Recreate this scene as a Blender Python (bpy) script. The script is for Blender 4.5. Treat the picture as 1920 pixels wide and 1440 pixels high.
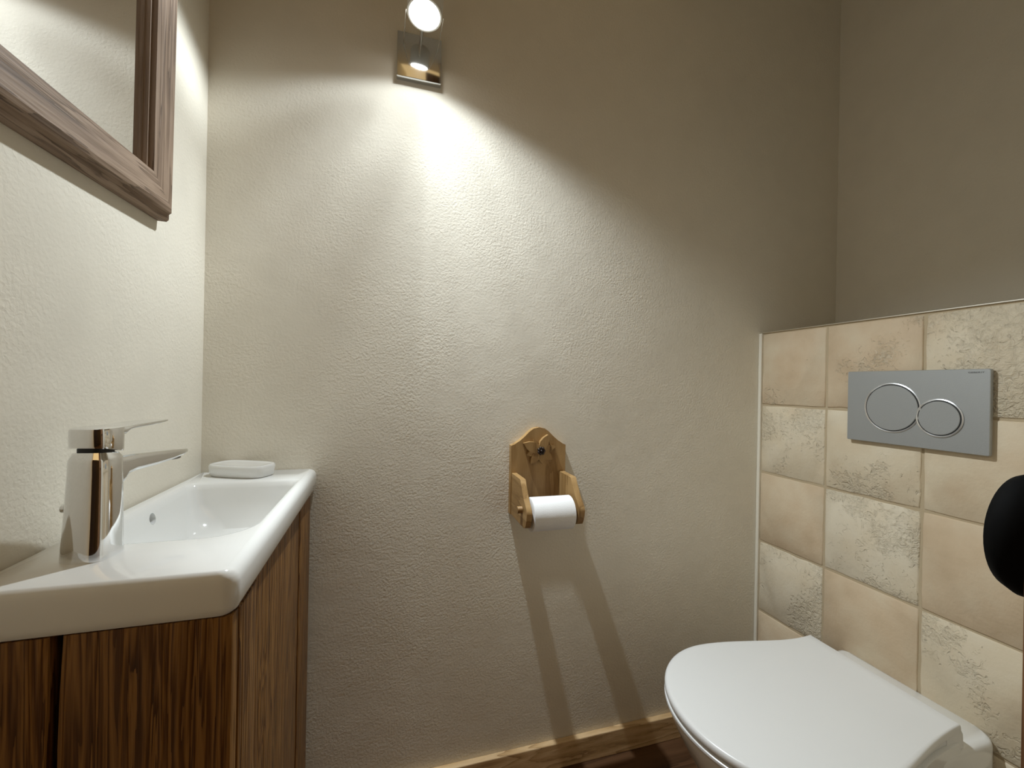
import bpy, bmesh, math, random
from mathutils import Vector, Matrix
random.seed(7)
for o in list(bpy.data.objects): bpy.data.objects.remove(o)
sc = bpy.context.scene
COL = sc.collection
H = 0.963                      # camera height above the floor; all z below written as (z + H)

# ------------------------------------------------------------------ camera
def cam_axes(yaw, pitch, roll):
    f = Vector((math.sin(yaw)*math.cos(pitch), math.cos(yaw)*math.cos(pitch), math.sin(pitch)))
    r = Vector((math.cos(yaw), -math.sin(yaw), 0)); u = r.cross(f)
    return r*math.cos(roll)+u*math.sin(roll), -r*math.sin(roll)+u*math.cos(roll), f
cd = bpy.data.cameras.new('camera'); cam = bpy.data.objects.new('camera', cd); COL.objects.link(cam)
r_, u_, f_ = cam_axes(math.radians(16.275), math.radians(0.0139), math.radians(1.0585))
cam.matrix_world = Matrix(((r_.x, u_.x, -f_.x, 0), (r_.y, u_.y, -f_.y, 0), (r_.z, u_.z, -f_.z, H), (0, 0, 0, 1)))
cd.sensor_width = 36; cd.lens = 795/1920*36; cd.clip_start = 0.01
sc.camera = cam

# ------------------------------------------------------------------ world (dim hall light through the doorway) and exposure
w = bpy.data.worlds.new('world'); sc.world = w; w.use_nodes = True
WORLD_COL = (1.0, 0.67, 0.29); WORLD_STR = 0.82
w.node_tree.nodes['Background'].inputs[0].default_value = (*WORLD_COL, 1)
w.node_tree.nodes['Background'].inputs[1].default_value = WORLD_STR
LAMP_W = 11.0; LAMP_COL = (0.91, 1.0, 1.05)
vs = sc.view_settings
vs.view_transform = 'Standard'; vs.look = 'None'; vs.gamma = 1; vs.exposure = 0.03; vs.use_curve_mapping = False

# ------------------------------------------------------------------ helpers
def tag(o, label=None, cat=None, group=None, kind=None):
    if label: o['label'] = label
    if cat: o['category'] = cat
    if group: o['group'] = group
    if kind: o['kind'] = kind
    return o
def empty(name, loc, label, cat, group=None):
    o = bpy.data.objects.new(name, None); COL.objects.link(o); o.location = loc; o.empty_display_size = .03
    return tag(o, label, cat, group)
def root_loc(p):
    v = Vector((0, 0, 0))
    while p is not None: v += p.location; p = p.parent
    return v
def obj(name, bm, mat, parent=None, smooth=None, loc=None):
    """link a bmesh (world coordinates) as one mesh object; origin at loc or at the parent's origin"""
    bmesh.ops.recalc_face_normals(bm, faces=bm.faces)
    me = bpy.data.meshes.new(name)
    base = root_loc(parent); org = Vector(loc) if loc is not None else base
    bmesh.ops.translate(bm, verts=bm.verts, vec=-org)
    bm.to_mesh(me); bm.free()
    if smooth:
        for p in me.polygons: p.use_smooth = True
        me.set_sharp_from_angle(angle=math.radians(smooth))
    if mat: me.materials.append(mat)
    o = bpy.data.objects.new(name, me); COL.objects.link(o)
    o.parent = parent; o.location = org-base
    return o
def box(bm, x0, x1, y0, y1, z0, z1, bev=0, seg=2):
    r = bmesh.ops.create_cube(bm, size=1)
    vs = r['verts']
    for v in vs:
        v.co = Vector((x0+(v.co.x+.5)*(x1-x0), y0+(v.co.y+.5)*(y1-y0), z0+(v.co.z+.5)*(z1-z0)))
    if bev:
        es = list({e for v in vs for e in v.link_edges})
        bmesh.ops.bevel(bm, geom=es, offset=bev, segments=seg, profile=.5, affect='EDGES')
def BX(*a, **k):
    bm = bmesh.new(); box(bm, *a, **k); return bm
def loft(bm, rings, cap0=True, cap1=True, closed=True):
    R = [[bm.verts.new(p) for p in r] for r in rings]
    n = len(R[0])
    for a, b in zip(R, R[1:]):
        for i in range(n if closed else n-1):
            j = (i+1) % n
            bm.faces.new((a[i], a[j], b[j], b[i]))
    if cap0: bm.faces.new(R[0][::-1])
    if cap1: bm.faces.new(R[-1])
    return R
def prism(pts, fn, a, b, bev=0, seg=2):
    """extrude 2-D points; fn(u, v, w) -> world point, w from a to b"""
    bm = bmesh.new()
    loft(bm, [[fn(u, v, a) for u, v in pts], [fn(u, v, b) for u, v in pts]])
    if bev:
        es = [e for e in bm.edges if len(e.link_faces) == 2 and e.calc_face_angle(0) > .6]
        bmesh.ops.bevel(bm, geom=es, offset=bev, segments=seg, profile=.5, affect='EDGES')
    return bm
def tube(bm, p0, p1, r0, r1=None, n=16):
    p0, p1 = Vector(p0), Vector(p1); r1 = r0 if r1 is None else r1
    d = (p1-p0).normalized(); a = d.orthogonal().normalized(); b = d.cross(a)
    rg = lambda p, r: [p+a*r*math.cos(2*math.pi*i/n)+b*r*math.sin(2*math.pi*i/n) for i in range(n)]
    loft(bm, [rg(p0, r0), rg(p1, r1)])
def lathe(bm, org, axis, prof, n=40):
    """prof: list of (radius, distance along axis)"""
    org, d = Vector(org), Vector(axis).normalized(); a = d.orthogonal().normalized(); b = d.cross(a)
    loft(bm, [[org+d*h+a*r*math.cos(2*math.pi*i/n)+b*r*math.sin(2*math.pi*i/n) for i in range(n)] for r, h in prof])
def rrect(x0, x1, y0, y1, rad, z, n=9):
    """rounded rectangle ring; rad = radius or (near-left, near-right, far-right, far-left)"""
    if not isinstance(rad, tuple): rad = (rad,)*4
    c = [(x0, y0, 1, 1, math.pi), (x1, y0, -1, 1, 1.5*math.pi), (x1, y1, -1, -1, 0), (x0, y1, 1, -1, .5*math.pi)]
    out = []
    for (x, y, sx, sy, a0), r in zip(c, rad):
        r = max(r, 1e-4)
        for i in range(n):
            a = a0+.5*math.pi*i/(n-1)
            out.append(Vector((x+sx*r+r*math.cos(a), y+sy*r+r*math.sin(a), z)))
    return out

# ------------------------------------------------------------------ materials
def newmat(name):
    m = bpy.data.materials.new(name); m.use_nodes = True
    return m, m.node_tree.nodes, m.node_tree.links, m.node_tree.nodes['Principled BSDF']
def plain(name, col, rough=.4, metal=0, coat=0, noise=0, spec=.5):
    m, N, L, b = newmat(name)
    b.inputs['Base Color'].default_value = (*col, 1); b.inputs['Roughness'].default_value = rough
    b.inputs['Metallic'].default_value = metal; b.inputs['Coat Weight'].default_value = coat
    b.inputs['Specular IOR Level'].default_value = spec
    t = N.new('ShaderNodeTexNoise'); t.inputs['Scale'].default_value = 60; t.inputs['Detail'].default_value = 4
    c = N.new('ShaderNodeTexCoord'); L.new(c.outputs['Object'], t.inputs['Vector'])
    r = N.new('ShaderNodeMapRange'); L.new(t.outputs['Fac'], r.inputs['Value'])
    r.inputs['To Min'].default_value = max(0.0, rough*.97); r.inputs['To Max'].default_value = rough*1.03
    L.new(r.outputs['Result'], b.inputs['Roughness'])
    if noise:
        bp = N.new('ShaderNodeBump'); bp.inputs['Strength'].default_value = noise; bp.inputs['Distance'].default_value = .001
        t2 = N.new('ShaderNodeTexNoise'); t2.inputs['Scale'].default_value = 500; t2.inputs['Detail'].default_value = 3
        L.new(c.outputs['Object'], t2.inputs['Vector']); L.new(t2.outputs['Fac'], bp.inputs['Height']); L.new(bp.outputs['Normal'], b.inputs['Normal'])
    return m
def ramp(N, stops):
    r = N.new('ShaderNodeValToRGB'); e = r.color_ramp.elements
    while len(e) < len(stops): e.new(.5)
    for x, (p, c) in zip(e, stops): x.position = p; x.color = (*c, 1)
    return r
def math_(N, L, op, a, b=None, c=None, clamp=False):
    n = N.new('ShaderNodeMath'); n.operation = op; n.use_clamp = clamp
    for i, v in enumerate((a, b, c)):
        if v is None: continue
        if isinstance(v, (int, float)): n.inputs[i].default_value = v
        else: L.new(v, n.inputs[i])
    return n.outputs[0]
def wood(name, dark, mid, light, axis, ring=38, stretch=.06, rough=.6, bump=.35, warp=.5, knots=True, spec=.3, seed=0.):
    """long-grained timber: growth-ring bands stretched along axis, fine pores, a few knots"""
    m, N, L, b = newmat(name)
    tc = N.new('ShaderNodeTexCoord'); oi = N.new('ShaderNodeObjectInfo')
    off = N.new('ShaderNodeVectorMath'); off.operation = 'SCALE'; off.inputs[0].default_value = (3.1, 5.7, 2.3); L.new(oi.outputs['Random'], off.inputs['Scale'])
    add = N.new('ShaderNodeVectorMath'); add.operation = 'ADD'; L.new(tc.outputs['Object'], add.inputs[0]); L.new(off.outputs[0], add.inputs[1])
    ad2 = N.new('ShaderNodeVectorMath'); ad2.operation = 'ADD'; L.new(add.outputs[0], ad2.inputs[0]); ad2.inputs[1].default_value = (seed, seed*.7, seed*.3)
    sc_ = [1, 1, 1]; sc_[axis] = stretch
    mp = N.new('ShaderNodeMapping'); mp.inputs['Scale'].default_value = sc_; L.new(ad2.outputs[0], mp.inputs['Vector'])
    big = N.new('ShaderNodeTexNoise'); big.inputs['Scale'].default_value = 7; big.inputs['Detail'].default_value = 3; L.new(mp.outputs[0], big.inputs['Vector'])
    kn = N.new('ShaderNodeMapping'); k3 = [9, 9, 9]; k3[axis] = 3.2; kn.inputs['Scale'].default_value = k3; L.new(ad2.outputs[0], kn.inputs['Vector'])
    vo = N.new('ShaderNodeTexVoronoi'); vo.inputs['Scale'].default_value = 1; vo.inputs['Randomness'].default_value = 1; L.new(kn.outputs[0], vo.inputs['Vector'])
    kd = math_(N, L, 'SUBTRACT', .33, vo.outputs['Distance'], clamp=True)          # >0 round a knot
    kd2 = math_(N, L, 'MULTIPLY', math_(N, L, 'POWER', math_(N, L, 'MULTIPLY', kd, 3.0), 2.0), 1.6 if knots else 0.0)
    v = math_(N, L, 'ADD', math_(N, L, 'MULTIPLY', big.outputs['Fac'], warp*10), kd2)
    fine = N.new('ShaderNodeTexNoise'); fine.inputs['Scale'].default_value = ring*1.0; fine.inputs['Detail'].default_value = 4; fine.inputs['Distortion'].default_value = .4; L.new(mp.outputs[0], fine.inputs['Vector'])
    v2 = math_(N, L, 'ADD', v, math_(N, L, 'MULTIPLY', fine.outputs['Fac'], 1.2))
    s = math_(N, L, 'FRACT', math_(N, L, 'MULTIPLY', v2, ring/14))
    pores = N.new('ShaderNodeTexNoise'); pores.inputs['Scale'].default_value = 420; pores.inputs['Detail'].default_value = 2; L.new(mp.outputs[0], pores.inputs['Vector'])
    val = math_(N, L, 'ADD', math_(N, L, 'MULTIPLY', s, .55), math_(N, L, 'MULTIPLY', math_(N, L, 'ADD', fine.outputs['Fac'], pores.outputs['Fac']), .3))
    val = math_(N, L, 'SUBTRACT', val, math_(N, L, 'MULTIPLY', math_(N, L, 'GREATER_THAN', kd, .27), .35 if knots else 0.0))
    cr = ramp(N, [(.12, dark), (.42, mid), (.72, light), (.95, mid)])
    L.new(val, cr.inputs['Fac']); L.new(cr.outputs[0], b.inputs['Base Color'])
    bp = N.new('ShaderNodeBump'); bp.inputs['Strength'].default_value = bump; bp.inputs['Distance'].default_value = .0015
    L.new(val, bp.inputs['Height']); L.new(bp.outputs[0], b.inputs['Normal'])
    b.inputs['Roughness'].default_value = rough; b.inputs['Specular IOR Level'].default_value = spec
    return m
def plaster(name, col, bump=.5):
    m, N, L, b = newmat(name)
    tc = N.new('ShaderNodeTexCoord'); P = tc.outputs['Object']
    def noise(s, d=3, dist=0):
        t = N.new('ShaderNodeTexNoise'); t.inputs['Scale'].default_value = s; t.inputs['Detail'].default_value = d; t.inputs['Distortion'].default_value = dist
        L.new(P, t.inputs['Vector']); return t.outputs['Fac']
    patch = noise(4.5, 3); patch2 = noise(1.6, 2)
    c = Vector(col)
    cr = ramp(N, [(.3, tuple(c*.95)), (.5, tuple(c)), (.72, tuple(c*1.04))])
    L.new(math_(N, L, 'MULTIPLY_ADD', noise(16, 5), .4, math_(N, L, 'MULTIPLY', patch, .6)), cr.inputs['Fac']); L.new(cr.outputs[0], b.inputs['Base Color'])
    mask = N.new('ShaderNodeMapRange'); mask.inputs['From Min'].default_value = .35; mask.inputs['From Max'].default_value = .62; mask.inputs['To Min'].default_value = .22; L.new(patch, mask.inputs['Value'])
    grain = math_(N, L, 'MULTIPLY', noise(185, 3, .4), mask.outputs[0])
    h = math_(N, L, 'ADD', math_(N, L, 'MULTIPLY', grain, .0021), math_(N, L, 'ADD', math_(N, L, 'MULTIPLY', patch2, .010), math_(N, L, 'MULTIPLY', noise(22, 3), .0012)))
    bp = N.new('ShaderNodeBump'); bp.inputs['Strength'].default_value = bump; bp.inputs['Distance'].default_value = 1.0
    L.new(h, bp.inputs['Height']); L.new(bp.outputs[0], b.inputs['Normal'])
    b.inputs['Roughness'].default_value = .92; b.inputs['Specular IOR Level'].default_value = .2
    return m
def travertine(name):
    m, N, L, b = newmat(name)
    tc = N.new('ShaderNodeTexCoord'); P = tc.outputs['Object']; oi = N.new('ShaderNodeObjectInfo')
    off = N.new('ShaderNodeVectorMath'); off.operation = 'SCALE'; off.inputs[0].default_value = (7, 11, 5); L.new(oi.outputs['Random'], off.inputs['Scale'])
    ad = N.new('ShaderNodeVectorMath'); ad.operation = 'ADD'; L.new(P, ad.inputs[0]); L.new(off.outputs[0], ad.inputs[1]); P = ad.outputs[0]
    def noise(s, d=3, dist=0):
        t = N.new('ShaderNodeTexNoise'); t.inputs['Scale'].default_value = s; t.inputs['Detail'].default_value = d; t.inputs['Distortion'].default_value = dist
        L.new(P, t.inputs['Vector']); return t.outputs['Fac']
    def attr(n):
        a = N.new('ShaderNodeAttribute'); a.attribute_type = 'OBJECT'; a.attribute_name = n; return a.outputs['Fac']
    tint, chip = attr('tint'), attr('chip')
    f = math_(N, L, 'ADD', math_(N, L, 'MULTIPLY', tint, .75), math_(N, L, 'MULTIPLY_ADD', noise(13, 5), 1.0, -.42))
    cr = ramp(N, [(.0, (.72, .64, .50)), (.35, (.68, .58, .425)), (.75, (.61, .475, .325)), (1, (.53, .40, .26))])
    L.new(f, cr.inputs['Fac'])
    area = noise(7, 2)
    edge = noise(70, 6, 1.4)
    def cut(lo, wd, scale):                       # chipped-out zones, wider where 'chip' is high
        th = math_(N, L, 'MULTIPLY_ADD', chip, -.34, lo)
        k = N.new('ShaderNodeMapRange'); k.clamp = True
        L.new(math_(N, L, 'MULTIPLY_ADD', area, .75, math_(N, L, 'MULTIPLY', scale, .45)), k.inputs['Value'])
        L.new(th, k.inputs['From Min']); L.new(math_(N, L, 'ADD', th, wd), k.inputs['From Max']); return k.outputs[0]
    k1 = cut(.80, .07, edge); k2 = cut(.84, .05, noise(150, 4, 1.0))
    ridg = math_(N, L, 'ABSOLUTE', math_(N, L, 'SUBTRACT', noise(85, 5, .8), .5))
    mx = N.new('ShaderNodeMix'); mx.data_type = 'RGBA'; L.new(math_(N, L, 'MULTIPLY', k1, math_(N, L, 'MULTIPLY_ADD', ridg, 2.4, .1)), mx.inputs['Factor']); L.new(cr.outputs[0], mx.inputs[6]); mx.inputs[7].default_value = (.56, .48, .35, 1)
    mx2 = N.new('ShaderNodeMix'); mx2.data_type = 'RGBA'; L.new(math_(N, L, 'MULTIPLY', k2, .35), mx2.inputs['Factor']); L.new(mx.outputs[2], mx2.inputs[6]); mx2.inputs[7].default_value = (.70, .62, .48, 1)
    L.new(mx2.outputs[2], b.inputs['Base Color'])
    rel = math_(N, L, 'MULTIPLY', k1, math_(N, L, 'MULTIPLY_ADD', ridg, -.009, -.0004))
    h = math_(N, L, 'ADD', math_(N, L, 'ADD', rel, math_(N, L, 'MULTIPLY', k2, .0005)), math_(N, L, 'ADD', math_(N, L, 'MULTIPLY', noise(190, 4), .0005), math_(N, L, 'MULTIPLY', noise(24, 4), .0022)))
    bp = N.new('ShaderNodeBump'); bp.inputs['Strength'].default_value = .9; bp.inputs['Distance'].default_value = 1.0
    L.new(h, bp.inputs['Height']); L.new(bp.outputs[0], b.inputs['Normal'])
    b.inputs['Roughness'].default_value = .62; b.inputs['Specular IOR Level'].default_value = .3
    return m
M = {}
M['plaster'] = plaster('plaster', (.79, .74, .635))
M['ceil'] = plaster('ceiling_plaster', (.80, .755, .66), .3)
M['grout'] = plain('grout', (.49, .395, .265), .9, noise=.5, spec=.2)
M['tile'] = travertine('travertine')
M['sealant'] = plain('sealant', (.78, .73, .62), .45)
M['steel'] = plain('steel_trim', (.8, .78, .72), .25, 1)
M['ceramic'] = plain('ceramic', (.82, .82, .80), .09, 0, .3)
M['seat'] = plain('seat_plastic', (.80, .80, .79), .28)
M['chrome'] = plain('chrome', (.86, .87, .88), .05, 1)
M['mirror'] = plain('mirror_glass', (.93, .94, .95), .0, 1)
M['mirror'].node_tree.nodes['Principled BSDF'].inputs['Roughness'].default_value = 0
for l in list(M['mirror'].node_tree.links):
    if l.to_socket.name == 'Roughness': M['mirror'].node_tree.links.remove(l)
M['black'] = plain('black_iron', (.003, .003, .003), .75, spec=.06)
M['rubber'] = plain('black_rubber', (.01, .01, .01), .5)
M['satin'] = plain('satin_grey', (.40, .415, .42), .42, .55, noise=.15)
M['satin_edge'] = plain('bright_chamfer', (.78, .79, .80), .3, .8)
M['ink'] = plain('ink', (.12, .12, .12), .6)
M['paper'] = plain('paper', (.86, .86, .86), .95, noise=.25, spec=.1)
M['card'] = plain('cardboard', (.45, .36, .25), .9)
M['bead'] = plain('dark_bead', (.022, .012, .010), .28)
M['can'] = plain('lamp_can', (.78, .77, .72), .35, .2); M['aerator'] = plain('aerator_steel', (.3, .3, .3), .3, 1)
CAB = ((.018, .007, .002), (.110, .044, .011), (.31, .155, .045))
for i, a in enumerate('xyz'):
    M['cab_'+a] = wood('cabinet_wood_'+a, *CAB, i, ring=75, stretch=.035, rough=.42, bump=.9, warp=.35)
    M['frame_'+a] = wood('frame_wood_'+a, (.045, .027, .018), (.19, .125, .082), (.31, .22, .155), i, ring=60, stretch=.045, rough=.65, bump=.6, warp=.3, knots=False)
    M['pine_'+a] = wood('pine_'+a, (.13, .065, .02), (.30, .175, .065), (.40, .25, .105), i, ring=22, stretch=.10, rough=.5, bump=.2, warp=.4)
M['base'] = wood('baseboard_wood', (.25, .13, .05), (.60, .40, .20), (.74, .53, .30), 0, ring=30, stretch=.14, rough=.6, bump=.4, warp=.7)
M['floor'] = wood('floor_wood', (.035, .016, .007), (.075, .034, .014), (.12, .058, .026), 0, ring=26, stretch=.05, rough=.5, bump=.3)
M['door'] = wood('door_wood', (.05, .022, .01), (.15, .07, .03), (.25, .13, .06), 2, ring=30, stretch=.05, rough=.6, bump=.4)
M['hall'] = wood('added_wall_wood', (.01, .005, .002), (.025, .013, .006), (.05, .026, .012), 2, ring=20, stretch=.05, rough=.7, bump=.2)
m, N, L, b = newmat('lamp_lens')
b.inputs['Base Color'].default_value = (1, 1, 1, 1); b.inputs['Emission Color'].default_value = (1, .98, .93, 1); b.inputs['Emission Strength'].default_value = 14
M['lens'] = m

# ------------------------------------------------------------------ the room
XL, XR, YB, YF, CE = -.361, 1.352, 1.0, .20, 2.32
XT = 1.0535                                   # tiled face of the half-height wall
ZT = .1642+H                                  # its top
def struct(name, bm, mat, parent=None, label=None):
    o = obj(name, bm, mat, parent)
    if parent is None:
        o['kind'] = 'structure'
        if label: o['label'] = label
    return o
struct('wall_left', BX(XL-.1, XL, -1.2, YB+.1, 0, CE), M['plaster'], label='cream rough plaster wall on the left behind basin')
struct('wall_back', BX(XL, XR, YB, YB+.1, 0, CE), M['plaster'], label='cream rough plaster wall carrying lamp and roll holder')
struct('wall_right', BX(XR, XR+.1, .13, YB+.1, 0, CE), M['plaster'], label='shaded plaster wall above the tiled ledge')
struct('wall_front', BX(.475, XR, .13, YF, 0, CE), M['plaster'], label='plaster wall beside the doorway')
struct('wall_hall_added', BX(XL-.1, XR+.1, -1.2, -1.1, 0, 2.1), M['hall'], label='unseen dark wooden wall added behind the camera')  # added out of view to darken the tap's reflection and block some hall light
struct('ceiling', BX(XL-.1, XR+.1, -.3, YB+.1, CE, CE+.1), M['ceil'], label='plaster ceiling')
fl = struct('floor', BX(XL-.1, XR+.1, -1.2, YB+.1, -.06, -.012), M['rubber'], label='dark stained wooden plank floor')
y = YB
i = 0
while y > -1.1:
    w_ = .128
    struct('plank', BX(XL, XT if y > .2 else XR, max(y-w_+.002, -1.2), y, -.012, 0, bev=.0015, seg=1), M['floor'], fl)
    y -= w_; i += 1
# half-height wall with tiles
lw = struct('wall_right_lower', BX(XT+.0028, XR, YF, YB, 0, ZT-.002), M['grout'], label='half-height wall clad in square beige stone tiles')
rows = [.1605, -.0465, -.2435, -.4447, -.6467, -.849, -.963]
cols = [.9915, .799, .598, .399, .2015]
style = {(0, 0): (.75, .35), (0, 1): (.85, .3), (0, 2): (.35, .8), (0, 3): (.5, .5), (1, 0): (.25, .38), (1, 1): (.3, .36), (1, 2): (.55, .02), (1, 3): (.2, .4),
         (2, 0): (.8, .05), (2, 1): (.02, .55), (2, 2): (.85, 0), (2, 3): (.3, .3), (3, 0): (.1, .65), (3, 1): (.8, 0), (3, 2): (.3, .35), (3, 3): (.7, .1),
         (4, 0): (.7, .1), (4, 1): (.4, .3), (4, 2): (.3, .3), (4, 3): (.6, .1)}
G = .0022
for r in range(6):
    for c in range(4):
        z1, z0 = rows[r]+H-G, rows[r+1]+H+G
        if r == 5: z0 = .001
        y1, y0 = cols[c]-G, cols[c+1]+G
        rnd = random.Random(r*17+c*5+3)
        tn, ch = style.get((r, c), (.5, .2))
        n = 6
        per = [(y0+(y1-y0)*k/n, z0, 0, 1) for k in range(n)]+[(y1, z0+(z1-z0)*k/n, -1, 0) for k in range(n)]+[(y1-(y1-y0)*k/n, z1, 0, -1) for k in range(n)]+[(y0, z1-(z1-z0)*k/n, 1, 0) for k in range(n)]
        depth = XT+rnd.uniform(-.0006, .0008)
        fr, mid, bk = [], [], []
        for k, (yy, zz, ny, nz) in enumerate(per):
            j = abs(rnd.gauss(0, .0006+.0014*ch))
            if k % n == 0:                     # corners come in on both axes
                cy, cz = (1 if yy == y0 else -1), (1 if zz == z0 else -1)
                ny, nz = cy*.8, cz*.8
                j += .0012
            bk.append(Vector((XT+.0045, yy, zz)))
            mid.append(Vector((depth+.0015, yy+ny*j, zz+nz*j)))
            fr.append(Vector((depth, yy+ny*(j+.0018), zz+nz*(j+.0018))))
        bm = bmesh.new(); loft(bm, [bk, mid, fr])
        t = obj('tile', bm, M['tile'], lw, smooth=60, loc=(XT, (y0+y1)/2, (z0+z1)/2))
        t['tint'] = tn; t['chip'] = ch
# edge profile along the top and sealant in the corner
bm = BX(XT-.0015, XT+.012, YF, YB, ZT-.0022, ZT+.0006, bev=.0006, seg=1)
struct('trim_1', bm, M['steel'], label='thin pale metal edge strip along top of tiled half wall')
struct('trim_2', BX(XT-.004, XT+.006, YB-.0100, YB, .06, ZT-.002, bev=.002, seg=2), M['sealant'], label='pale sealant bead where tiles meet the plaster wall')
struct('baseboard_back', BX(XL, XT, YB-.016, YB, 0, -.8995+H, bev=.002, seg=2), M['base'], label='light brown grained wooden baseboard under roll holder')
# sliding door, not fully open, with its black knob on the inner side
DX, DY = .2225, .096
dr = struct('door_1', BX(DX, DX+.80, DY-.040, DY, .012, 2.05, bev=.002, seg=2), M['door'], label='dark brown wooden sliding door at right edge of view')
bm = bmesh.new()
kc = Vector((.3155, DY, -.0715+H))
lathe(bm, kc, (0, 1, 0), [(.026, 0), (.026, .004), (.011, .006), (.010, .016), (.018, .019), (.0275, .024), (.0315, .031), (.0315, .036), (.029, .041), (.020, .0445), (.006, .046)], 48)
kb = obj('door_knob', bm, M['black'], dr, smooth=50); kb['label'] = 'round black knob'

# ------------------------------------------------------------------ toilet
TX, TY = XT, .614
def D(tip, hw, back, hwb, z, xc=.68, n=26, zf=None, yc=TY):
    """closed outline: elliptical front, sides drawing in to a straight back"""
    half = []
    for k in range(n+1):
        a = .5*math.pi*k/n
        half.append((xc-(xc-tip)*math.cos(a), hw*math.sin(a)**.98))
    nb = 16
    for k in range(1, nb+1):
        s = k/nb; e = s*s*(3-2*s)
        half.append((xc+(back-xc)*s, hw+(hwb-hw)*e))
    pts = [(x, yc+h) for x, h in half]+[(x, yc-h) for x, h in half[::-1][:-1]]
    return [Vector((x, y, (zf(x) if zf else 0)+z)) for x, y in pts]
toi = empty('toilet', (TX-.25, TY, 0), 'white wall-hung toilet with closed lid below the flush plate', 'toilet')
bm = bmesh.new()
# bowl
spec_ = [(-.880, .745, .070, .095), (-.885, .735, .085, .10), (-.870, .690, .112, .112), (-.83, .640, .130, .120), (-.76, .590, .147, .128), (-.69, .550, .160, .133), (-.64, .522, .171, .135), (-.612, .510, .176, .136), (-.6045, .510, .176, .136), (-.603, .514, .172, .132)]
loft(bm, [D(tip, hw, TX, hwb, z+H, xc=max(.68, tip+.12)) for z, tip, hw, hwb in spec_[:5]]+[D(tip, hw, .955, hwb-.002, z+H) for z, tip, hw, hwb in spec_[5:]])
obj('bowl', bm, M['ceramic'], toi, smooth=40)
# rear ledge of the bowl behind the hinges
bm = bmesh.new()
bx = lambda i, z: rrect(.90+i, TX+.0, TY-.1365+i, TY+.1365-i, (.004, .022, .009, .004), z+H)
loft(bm, [bx(.004, -.80), bx(0, -.79), bx(0, -.628), bx(.0015, -.6215), bx(.005, -.618), bx(.012, -.6165)])
obj('rear_ledge', bm, M['ceramic'], toi, smooth=40)
# seat
bm = bmesh.new()
loft(bm, [D(.5085+i, .1755-i, .93, .130, z+H) for z, i in ((-.6025, -.001), (-.6005, -.004), (-.598, -.005), (-.5945, -.0045), (-.592, -.001))])
obj('seat', bm, M['seat'], toi, smooth=40)
# lid, a touch higher at the hinge
bm = bmesh.new()
zf = lambda x: .0045*max(0, min(1, (x-.86)/.09))**2
loft(bm, [D(.503+i, .1785-i, .952-i*.3, .1355-i*.3, z+H, zf=zf) for z, i in ((-.5868, .004), (-.5866, .0012), (-.5845, 0), (-.579, .0003), (-.5755, .0018), (-.5738, .005), (-.573, .011))])
obj('lid', bm, M['seat'], toi, smooth=40)
bm = bmesh.new()
prof = [(.937, -.5795), (.946, -.5715), (.953, -.5705), (.958, -.5745), (.960, -.582), (.966, -.592), (.968, -.6165), (.925, -.6165), (.925, -.590)]
loft(bm, [[Vector((x, yy, z+H)) for x, z in prof] for yy in (TY-.131, TY+.131)])
obj('hinge', bm, M['seat'], toi, smooth=50)

# ------------------------------------------------------------------ flush plate
PX = 1.0415
fp = empty('flush_plate', (PX, .615, -.115+H), 'silver grey dual flush plate with two round buttons on tiles', 'flush plate')
bm = bmesh.new()
PR = lambda i, x: [Vector((x, v.x, v.y)) for v in rrect(.4915+i, .7388-i, -.1145+H+i, .0438+H-i, .0025, 0, 4)]
loft(bm, [PR(.005, XT+.001), PR(.005, PX+.0075), PR(0, PX+.0075), PR(0, PX+.001), PR(.0008, PX)])
obj('plate', bm, M['satin'], fp, smooth=30)
def button(cy, cz, rad, cut=None, out=.0):
    o = (PX-out, cy, cz+H)
    bm = bmesh.new(); lathe(bm, o, (-1, 0, 0), [(rad+.0030, 0), (rad+.0028, .0012), (rad+.0012, .0018), (rad-.0001, .0008), (rad-.0002, 0)], 64)
    ring = obj('button_rim', bm, M['satin_edge'], fp, smooth=40)
    bm = bmesh.new(); lathe(bm, o, (-1, 0, 0), [(rad, 0), (rad, .0007), (rad-.0012, .0007)], 64); obj('button_gap', bm, M['rubber'], fp)
    bm = bmesh.new(); lathe(bm, o, (-1, 0, 0), [(rad-.0020, 0), (rad-.0020, .0016), (rad-.0028, .0024), (rad*.6, .0023), (.004, .0021)], 64); obj('button', bm, M['satin'], fp, smooth=40)
button(.6475, -.0360, .0505)
button(.5650, -.0515, .0350, out=.0006)
tx = bpy.data.curves.new('lettering', 'FONT'); tx.body = 'GEBERIT'; tx.size = .0042; tx.extrude = .00012
to = bpy.data.objects.new('lettering', tx); COL.objects.link(to)
bpy.context.view_layer.update()
me = bpy.data.meshes.new_from_object(to.evaluated_get(bpy.context.evaluated_depsgraph_get()))
bpy.data.objects.remove(to)
xs = [v.co.x for v in me.vertices]; wdt = max(xs)-min(xs)
for v in me.vertices:      # text runs towards -y on the plate's face
    v.co = Vector((-.0003-v.co.z, .5225-.615-(v.co.x-min(xs))*.0226/wdt, .0362+.115+v.co.y*.9))
me.materials.append(M['ink'])
lt = bpy.data.objects.new('lettering', me); COL.objects.link(lt); lt.parent = fp

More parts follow.
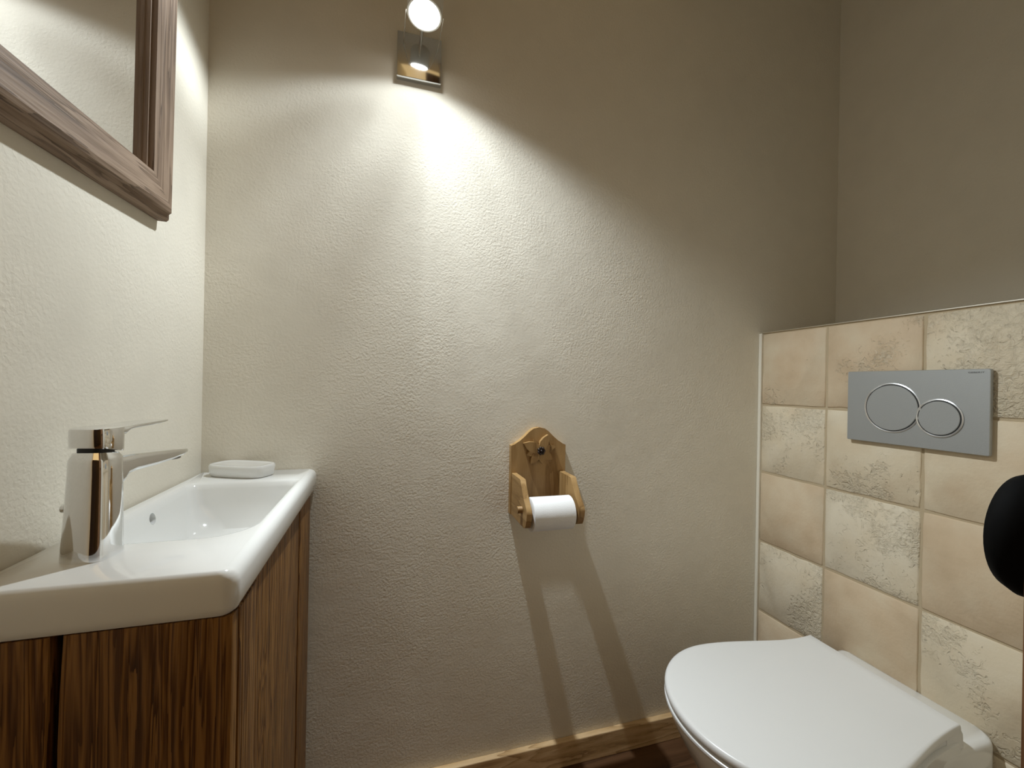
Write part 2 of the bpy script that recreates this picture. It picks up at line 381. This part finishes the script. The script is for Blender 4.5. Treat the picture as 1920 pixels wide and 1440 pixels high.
# ------------------------------------------------------------------ wall spotlight
lx, ly, lz = .0585, .895, .760+H
lamp = empty('wall_spotlight', (.0552, YB, .686+H), 'chrome wall spotlight with round glowing lens on square plate', 'wall lamp')
bm = BX(.006, .1043, .984, YB, .686+H, .786+H, bev=.0012, seg=2)
M['plate_chrome'] = plain('plate_chrome', (.62, .64, .66), .10, 1)
obj('wall_plate', bm, M['plate_chrome'], lamp, smooth=30)
axis = Vector((-.07, -.19, -.98)).normalized()
C0 = Vector((lx, ly, lz))
bm = bmesh.new()
lathe(bm, C0, -axis, [(.0300, -.0005), (.0320, -.0022), (.0350, -.0018), (.0362, .001), (.0362, .060), (.033, .068), (.012, .071)], 56); obj('lamp_can', bm, M['can'], lamp, smooth=40)
bm = bmesh.new(); lathe(bm, C0, axis, [(.0300, -.004), (.0300, .0015), (.027, .003), (.004, .0036)], 56); obj('lens', bm, M['lens'], lamp, smooth=40)
for x in (.0193, .0945):
    bm = bmesh.new(); tube(bm, (x, .985, .758+H), (x+(.0016 if x < .05 else .0025), .890, .758+H), .0011, n=10)
    obj('bracket_rod', bm, M['steel'], lamp, smooth=40)
bm = bmesh.new(); tube(bm, (.0561, .985, .7646+H), (.0585, .915, .7720+H), .0032, n=12); obj('pivot_screw', bm, M['steel'], lamp, smooth=40)
ld = bpy.data.lights.new('spot_beam', 'SPOT'); ld.energy = LAMP_W; ld.color = LAMP_COL; ld.spot_size = math.radians(150); ld.spot_blend = .3; ld.shadow_soft_size = .011
# beam profile shaped by hand: strongest along its axis, boosted towards the toilet end
lrot = (-axis).to_track_quat('Z', 'Y')
def interp(t, x):
    for (a, p), (b, q) in zip(t, t[1:]):
        if x <= b: return p+(q-p)*max(0., (x-a)/(b-a))
    return t[-1][1]
BASE = [(0, 5200), (11, 4200), (18, 2100), (26, 1850), (32, 1680), (38, 1550), (45, 1280), (52, 1080), (60, 1000), (75, 950), (90, 0)]
SIDE = [(-1, .34), (-.8, .42), (-.6, .78), (-.3, .53), (0, 1.05), (.25, 1.6), (.42, 1.62), (.6, 1.95), (.9, 1.75)]
WALL = [(-1, 1), (.13, 1), (.20, .72), (.243, .54), (.316, .34), (.447, .20), (.555, .13), (.71, .085), (1, .05)]   # beam cut down towards the back wall by hand, to tame the hot patch
va = list(range(0, 91, 3)); ha = list(range(0, 361, 10)); cdl = []
for h in ha:
    row = []
    for v in va:
        a, t = math.radians(h)-math.pi, math.radians(v)
        d = lrot @ Vector((math.sin(t)*math.sin(a), math.sin(t)*math.cos(a), -math.cos(t)))
        sd_ = interp(SIDE, d.x)
        if d.x < 0: sd_ = max(sd_, (.53+.42*max(0, min(1, (v-22)/22)))*max(0, min(1, (d.x+.85)/.4)))
        row.append('%d' % (interp(BASE, v)*(1+(sd_-1)*max(0, min(1, (68-v)/13)))*interp(WALL, d.y)))
    cdl.append(' '.join(row))
ies = bpy.data.texts.new('hand_shaped_profile')
ies.write('IESNA:LM-63-1995\nTILT=NONE\n1 1000 1 %d %d 1 2 0 0 0\n1 1 10\n%s\n%s\n%s\n' % (len(va), len(ha), ' '.join(map(str, va)), ' '.join(map(str, ha)), '\n'.join(cdl)))
ld.use_nodes = True; lt_ = ld.node_tree; em = lt_.nodes['Emission']; ie = lt_.nodes.new('ShaderNodeTexIES'); ie.mode = 'INTERNAL'; ie.ies = ies
ie.inputs['Strength'].default_value = .022; lt_.links.new(ie.outputs[0], em.inputs['Strength'])
lo = bpy.data.objects.new('spot_beam', ld); COL.objects.link(lo)
lo.parent = lamp; lo.location = C0+axis*.016-lamp.location; lo.rotation_euler = lrot.to_euler()

# ------------------------------------------------------------------ mirror
mz, my = .252+H, .8155
mr = empty('wall_mirror', (XL, my, mz), 'rectangular mirror in weathered brown wooden frame above basin', 'mirror')
MW, MH = .50, .66
# frame profile: (distance in from outer edge, height off the wall)
prof = [(0, .0), (0, .012), (.003, .0165), (.0065, .0180), (.010, .0195), (.0125, .0238), (.018, .0258), (.030, .0250), (.054, .0222), (.0620, .0212), (.0620, .0150), (.0660, .0142), (.0660, .0)]
def bar(p0, p1, inw, mat, ki, ka):
    """mitred bar from corner p0 to p1 (u towards -y, v up), inw = inward direction"""
    d = ((p1[0]-p0[0]), (p1[1]-p0[1])); ln = math.hypot(*d); d = (d[0]/ln, d[1]/ln)
    rings = []
    for end, s in ((p0, 1), (p1, -1)):
        rings.append([Vector((XL+.0005+h, my-(end[0]+inw[0]*q*ki+d[0]*s*q*ka), mz+(end[1]+inw[1]*q*ki+d[1]*s*q*ka))) for q, h in prof])
    bm = bmesh.new(); loft(bm, rings); return obj('frame_bar', bm, mat, mr, smooth=22)
kb_ = .90
bar((0, 0), (MW, 0), (0, 1), M['frame_y'], kb_, 1); bar((MW, 0), (MW, MH), (-1, 0), M['frame_z'], 1, kb_)
bar((MW, MH), (0, MH), (0, -1), M['frame_y'], kb_, 1); bar((0, MH), (0, 0), (1, 0), M['frame_z'], 1, kb_)
q = .0625
bm = BX(XL+.004, XL+.0085, my-MW+q, my-q, mz+q*kb_, mz+MH-q*kb_); obj('glass', bm, M['mirror'], mr)
mr.rotation_euler = (math.radians(2.1), math.radians(1.35), 0)

# ------------------------------------------------------------------ vanity cabinet
T = -.190+H
cabx, caby = -.1440, .481
zb, zt = .0, T-.046
cb = empty('vanity_cabinet', (-.26, .75, 0), 'dark stained rustic wooden cabinet under the white basin', 'cabinet')
def wavy_board(name, x0, x1, y0, y1, mat, amp=(0, 0), seed=1, axis='x', z0=.012, z1=None):
    """upright board whose long edges wander a little (amp = left, right)"""
    z1 = zt if z1 is None else z1
    rnd = random.Random(seed); n = 14; bm = bmesh.new(); R = []
    ph = [rnd.uniform(0, 6) for _ in range(4)]
    for k in range(n+1):
        s = k/n; z = z0+(z1-z0)*s
        a = amp[0]*(math.sin(5*s+ph[0])+.5*math.sin(13*s+ph[1])); b_ = amp[1]*(math.sin(6*s+ph[2])+.5*math.sin(11*s+ph[3]))
        if axis == 'x': X0, X1, Y0, Y1 = x0+a, x1+b_, y0, y1
        else: X0, X1, Y0, Y1 = x0, x1, y0+a, y1+b_
        ring = rrect(X0, X1, Y0, Y1, .0018, z, 3)
        if axis == 'y':
            for v in ring: v.x -= .0115*(v.y-.48)/.52          # the front runs very slightly out of square
        R.append(ring)
    loft(bm, R); return obj(name, bm, mat, cb, smooth=40)
wavy_board('side_board', XL+.001, -.2930, caby, caby+.018, M['cab_z'], (0, .0030), 3)
wavy_board('side_board', -.2795, cabx-.0005, caby+.001, caby+.019, M['cab_z'], (.0026, 0), 8)
obj('side_backing', BX(XL+.001, cabx-.02, caby+.019, caby+.025, .012, zt), M['rubber'], cb)
wavy_board('front_stile', cabx-.020, cabx+.0015, caby+.0195, caby+.082, M['cab_z'], (0, .0012), 12, 'y')
wavy_board('door', cabx-.020, cabx-.001, caby+.0845, .8605, M['cab_z'], (.0008, 0), 21, 'y')
wavy_board('front_stile', cabx-.020, cabx+.001, .8630, YB-.0175, M['cab_z'], (0, 0), 31, 'y')
obj('plinth', BX(XL+.01, cabx-.025, caby+.03, YB-.02, 0, .012), M['cab_y'], cb)

# ------------------------------------------------------------------ basin
bs = empty('wash_basin', (-.25, .74, T-.045), 'white ceramic hand basin in corner on wooden cabinet', 'basin')
ox0, ox1, oy0, oy1 = XL+.001, -.1405, .479, YB-.001
def out(i, z, r=.013):
    ring = rrect(ox0+i*.3, ox1-i, oy0+i*.42, oy1-i*.3, (.003, max(r-i*.3, .004), .006, .003), z+T)
    for v in ring:
        if v.x > -.25: v.x -= .0045*(v.y-.48)/.52
    return ring
def bowl(x0, x1, y0, y1, r, z): return rrect(x0, x1, y0, y1, r, z+T)
R = [bowl(-.300, -.210, .70, .84, .03, -.100), bowl(-.330, -.180, .64, .87, .03, -.094), bowl(-.350, -.168, .60, .905, .03, -.06), bowl(-.352, -.166, .595, .91, .03, -.0455),
     out(.012, -.0455), out(.006, -.0445), out(.002, -.041), out(.0, -.036), out(.0, -.014), out(.0012, -.0085), out(.0042, -.0036), out(.0085, -.0009), out(.0125, 0)]
rim = lambda i, n_, z, rr=(.035, .055, .018, .02): bowl(-.3440+i, -.1585-i, .583+n_, .9020-i*1.2, rr, z)
R += [rim(0, 0, 0), rim(.0025, .006, -.0010), rim(.0055, .012, -.0045), rim(.008, .022, -.012), rim(.012, .04, -.035), rim(.018, .06, -.062, (.04,)*4), rim(.028, .085, -.078, (.045,)*4), rim(.046, .11, -.085, (.04,)*4), rim(.066, .13, -.087, (.02,)*4)]
bm = bmesh.new(); loft(bm, R)
bo = obj('bowl_body', bm, M['ceramic'], bs, smooth=32)
cut = bmesh.new(); tube(cut, (-.3555, .758, -.0215+T), (-.30, .758, -.0215+T), .0085, n=28)
co = obj('cutter', cut, None)
md = bo.modifiers.new('hole', 'BOOLEAN'); md.object = co; md.operation = 'DIFFERENCE'; md.solver = 'EXACT'
bpy.context.view_layer.update()
me = bpy.data.meshes.new_from_object(bo.evaluated_get(bpy.context.evaluated_depsgraph_get()))
bo.modifiers.clear(); bo.data = me; bpy.data.objects.remove(co)
me.set_sharp_from_angle(angle=math.radians(32))
bm = bmesh.new(); lathe(bm, (-.2535, .77, -.0875+T), (0, 0, 1), [(.031, 0), (.031, .002), (.026, .003), (.024, .0035), (.004, .0065)], 36); obj('drain', bm, M['chrome'], bs, smooth=40)

# ------------------------------------------------------------------ tap
fx, fy = -.2970, .557
fd = Vector((.145, .99, 0)).normalized(); fs = Vector((fd.y, -fd.x, 0))
tp = empty('basin_tap', (fx, fy, T), 'polished chrome single-lever tap on near end of basin', 'tap')
F = lambda a, s, h: Vector((fx, fy, T))+fd*a+fs*s+Vector((0, 0, h))
def sup(ra, rs, h, n=44, e=2.9, ca=0, tilt=0):
    ra, rs = ra*.85, rs*.85
    o = []
    for k in range(n):
        t = 2*math.pi*k/n; c, s = math.cos(t), math.sin(t)
        a = ra*abs(c)**(2/e)*(1 if c > 0 else -1); q = rs*abs(s)**(2/e)*(1 if s > 0 else -1)
        o.append(F(ca+a, q, h+tilt*(ca+a)))
    return o
bm = bmesh.new()
loft(bm, [sup(.0268, .0258, 0, ca=-.002), sup(.0270, .0260, .002, ca=-.002), sup(.0267, .0256, .006, ca=-.002), sup(.0250, .0240, .045, ca=-.001), sup(.0238, .0224, .090), sup(.0236, .0220, .1025), sup(.0228, .0213, .1042), sup(.0195, .0185, .1092, tilt=-.10), sup(.0165, .0160, .1096, tilt=-.10)])
obj('body', bm, M['chrome'], tp, smooth=35)
bm = bmesh.new(); loft(bm, [sup(.0158, .0150, .104), sup(.0162, .0155, .122)]); obj('gasket', bm, M['rubber'], tp, smooth=40)
bm = bmesh.new()
# lever: block over the body plus a thin paddle reaching forward
loft(bm, [sup(.0205, .0195, .1118, ca=.001, tilt=-.22), sup(.0228, .0218, .1120, ca=.001, tilt=-.22), sup(.0236, .0224, .1140, ca=.001, tilt=-.20), sup(.0240, .0226, .1325, ca=.001), sup(.0234, .022, .1352, ca=.001), sup(.0215, .020, .1362, ca=.001)])
lv = obj('lever', bm, M['chrome'], tp, smooth=35)
def slab(bm, secs, n=6):
    """lofted bar along the tap's forward axis: (a, half width, z low, z high, corner)"""
    R = []
    for a, hw, z0, z1, r in secs:
        R.append([F(a, v.x, v.y) for v in rrect(-hw, hw, z0, z1, min(r, (z1-z0)*.49, hw*.9), 0, n)])
    loft(bm, R)
bm = bmesh.new()
slab(bm, [(.004, .0178, .1275, .1358, .003), (.017, .0178, .1262, .1356, .004), (.023, .0176, .1300, .1358, .003), (.032, .0172, .1318, .1360, .002), (.060, .0165, .1325, .1364, .0016), (.085, .0140, .1335, .1364, .0012), (.0955, .0115, .1345, .1362, .0008), (.0975, .009, .1350, .1358, .0004)])
obj('lever_paddle', bm, M['chrome'], lv, smooth=35)
bm = bmesh.new()
slab(bm, [(.006, .0165, .066, .1030, .006), (.0185, .0165, .072, .1028, .007), (.024, .0165, .0785, .1026, .007), (.036, .0165, .0815, .1022, .006), (.070, .0168, .0820, .0992, .005), (.105, .0150, .0830, .0958, .004), (.128, .0135, .0850, .0932, .003), (.138, .0115, .0872, .0921, .002), (.1415, .009, .0890, .0914, .001)])
sp = obj('spout', bm, M['chrome'], tp, smooth=35)
bm = bmesh.new(); tube(bm, F(.123, 0, .087), F(.1235, 0, .0815), .0098, n=24); obj('aerator', bm, M['aerator'], sp, smooth=40)
bm = bmesh.new(); lathe(bm, F(-.006, -.0165, .052), -fs, [(.003, 0), (.0032, .0045), (.0046, .0055), (.0048, .0085), (.0035, .0098)], 18); obj('lift_knob', bm, M['chrome'], tp, smooth=40)

# ------------------------------------------------------------------ soap dish
sd = empty('soap_dish', (-.2765, .9585, T), 'small white ceramic soap dish on far end of basin', 'soap dish')
def dish(i, z, grow=0):
    o = []; a0 = math.radians(-24); n = 56
    for k in range(n):
        t = 2*math.pi*k/n; c, s = math.cos(t), math.sin(t); e = 2/3.6
        a = (.0590-i)*abs(c)**e*(1 if c > 0 else -1); q = (.0330-i)*abs(s)**e*(1 if s > 0 else -1)
        o.append(Vector((-.2745+a*math.cos(a0)-q*math.sin(a0), .9560+a*math.sin(a0)+q*math.cos(a0), T+z)))
    return o
bm = bmesh.new()
loft(bm, [dish(.008, .0), dish(.004, .0004), dish(.0018, .003), dish(0, .018), dish(.0004, .0208), dish(.0016, .0228), dish(.0036, .0234), dish(.006, .0230), dish(.009, .0224), dish(.016, .0221)])
obj('dish_body', bm, M['ceramic'], sd, smooth=40)

# ------------------------------------------------------------------ paper roll holder and roll
BY = .983
hd = empty('roll_holder', (.359, YB, -.315+H), 'carved light wooden toilet roll holder with flower on plaster wall', 'roll holder')
cx = .3592; z_ = lambda v: v+H
top = [(.2883, -.314), (.4300, -.314), (.4300, -.1495)]
arch = [(.4300, -.1495), (.4225, -.1465), (.4080, -.1370), (.3950, -.1260), (.3850, -.1160), (.3740, -.1083), (.3592, -.1050), (.3445, -.1083), (.3335, -.1160), (.3235, -.1260), (.3105, -.1370), (.2960, -.1460), (.2883, -.1490)]
bm = prism(top[:2]+arch, lambda u, v, w_: Vector((u, w_, z_(v))), BY, YB, bev=.0012, seg=2)
obj('back_board', bm, M['pine_z'], hd, smooth=40)
apts = [(BY, -.2150), (.917, -.2150), (.912, -.2168), (.9035, -.2300), (.886, -.2530), (.872, -.2655), (.8645, -.2730), (.8625, -.2810), (.8640, -.2920), (.8690, -.3050), (.8740, -.3125), (.881, -.3150), (BY, -.3140)]
for x0, x1 in ((.2903, .3028), (.4135, .4272)):
    bm = prism(apts, lambda u, v, w_: Vector((w_, u, z_(v))), x0, x1, bev=.0016, seg=2)
    obj('side_arm', bm, M['pine_y' if x0 < .3 else 'pine_z'], hd, smooth=40)
rz, ry = -.2790, .8985
bm = bmesh.new(); lathe(bm, (.2795, ry, z_(rz)), (1, 0, 0), [(.0068, 0), (.0078, .0012), (.0078, .142), (.0070, .1432)], 24); obj('dowel', bm, M['pine_x'], hd, smooth=40)
# carved edelweiss: pointed leaves standing proud, dark beads in the middle
fc = (.3610, -.1615)
leaves = [(157, .048, .0130, .0085), (65, .043, .0110, .0105), (14, .040, .0100, .0085), (196, .036, .0105, .0068), (122, .034, .0070, .0050), (232, .040, .0105, .0078), (281, .034, .0095, .0095), (325, .040, .0110, .0065)]
for k, (ang, ln, hw, th) in enumerate(leaves):
    a = math.radians(ang); d = (math.cos(a), math.sin(a)); n_ = (-d[1], d[0])
    P = lambda t, s: (fc[0]+d[0]*t+n_[0]*s, fc[1]+d[1]*t+n_[1]*s)
    shape = [P(-.004, -hw*.5), P(ln*.25, -hw*.9), P(ln*.48, -hw), P(ln*.72, -hw*.72), P(ln*.9, -hw*.28), P(ln, 0), P(ln*.9, hw*.28), P(ln*.72, hw*.72), P(ln*.48, hw), P(ln*.25, hw*.9), P(-.004, hw*.5)]
    bm = prism(shape, lambda u, v, w_: Vector((u, w_, z_(v))), BY-th, BY+.001, bev=.0005, seg=1)
    obj('petal', bm, M['pine_z'], hd)
for k in range(8):
    a = 2*math.pi*k/7; r0 = .0072 if k < 7 else 0
    bm = bmesh.new(); bmesh.ops.create_uvsphere(bm, u_segments=14, v_segments=9, radius=.0036)
    bmesh.ops.translate(bm, verts=bm.verts, vec=Vector((fc[0]+r0*math.cos(a), BY-.0118-(.0018 if k == 7 else 0), z_(fc[1]+r0*math.sin(a)))))
    obj('bead', bm, M['bead'], hd, smooth=60)
# the roll hangs from the dowel
pr = empty('toilet_roll', (.357, ry, z_(-.330)), 'white toilet paper roll hanging on wooden holder', 'toilet roll')
rc = z_(rz)-.0120; R0 = .0372; C1 = .0198
bm = bmesh.new(); n = 64
ringf = lambda x, r: [Vector((x, ry+r*math.cos(2*math.pi*k/n), rc+r*math.sin(2*math.pi*k/n))) for k in range(n)]
x0, x1 = .3088, .4068
RR = [ringf(x0, C1), ringf(x0-.0003, R0-.002), ringf(x0+.0008, R0), ringf(x1-.0008, R0), ringf(x1+.0003, R0-.002), ringf(x1, C1)]
Rv = loft(bm, RR, False, False)
for k in range(n):
    j = (k+1) % n; bm.faces.new((Rv[-1][k], Rv[-1][j], Rv[0][j], Rv[0][k]))
obj('paper', bm, M['paper'], pr, smooth=40)
bm = bmesh.new(); R2 = [ringf(x0+.0005, C1-.0002), ringf(x1-.0005, C1-.0002), ringf(x1-.0005, C1-.0012), ringf(x0+.0005, C1-.0012)]
loft(bm, R2+[R2[0]], False, False); bmesh.ops.remove_doubles(bm, verts=bm.verts, dist=1e-6)
obj('core', bm, M['card'], pr, smooth=40)
# loose end of the outer sheet with its wavy tear
bm = bmesh.new(); R3 = []
for i_ in range(17):
    s = i_/16; x = x0+.0012+(x1-x0-.0024)*s
    end = math.radians(197+9*math.sin(s*7.5)+5*math.sin(s*19+1))
    row = []
    for k in range(15):
        a = math.radians(80)+(end-math.radians(80))*k/14
        r = R0+.0003+.0008*(k/14)**3
        row.append(Vector((x, ry+r*math.cos(a), rc+r*math.sin(a))))
    R3.append(row)
loft(bm, R3, False, False, closed=False)
obj('loose_sheet', bm, M['paper'], pr, smooth=60)
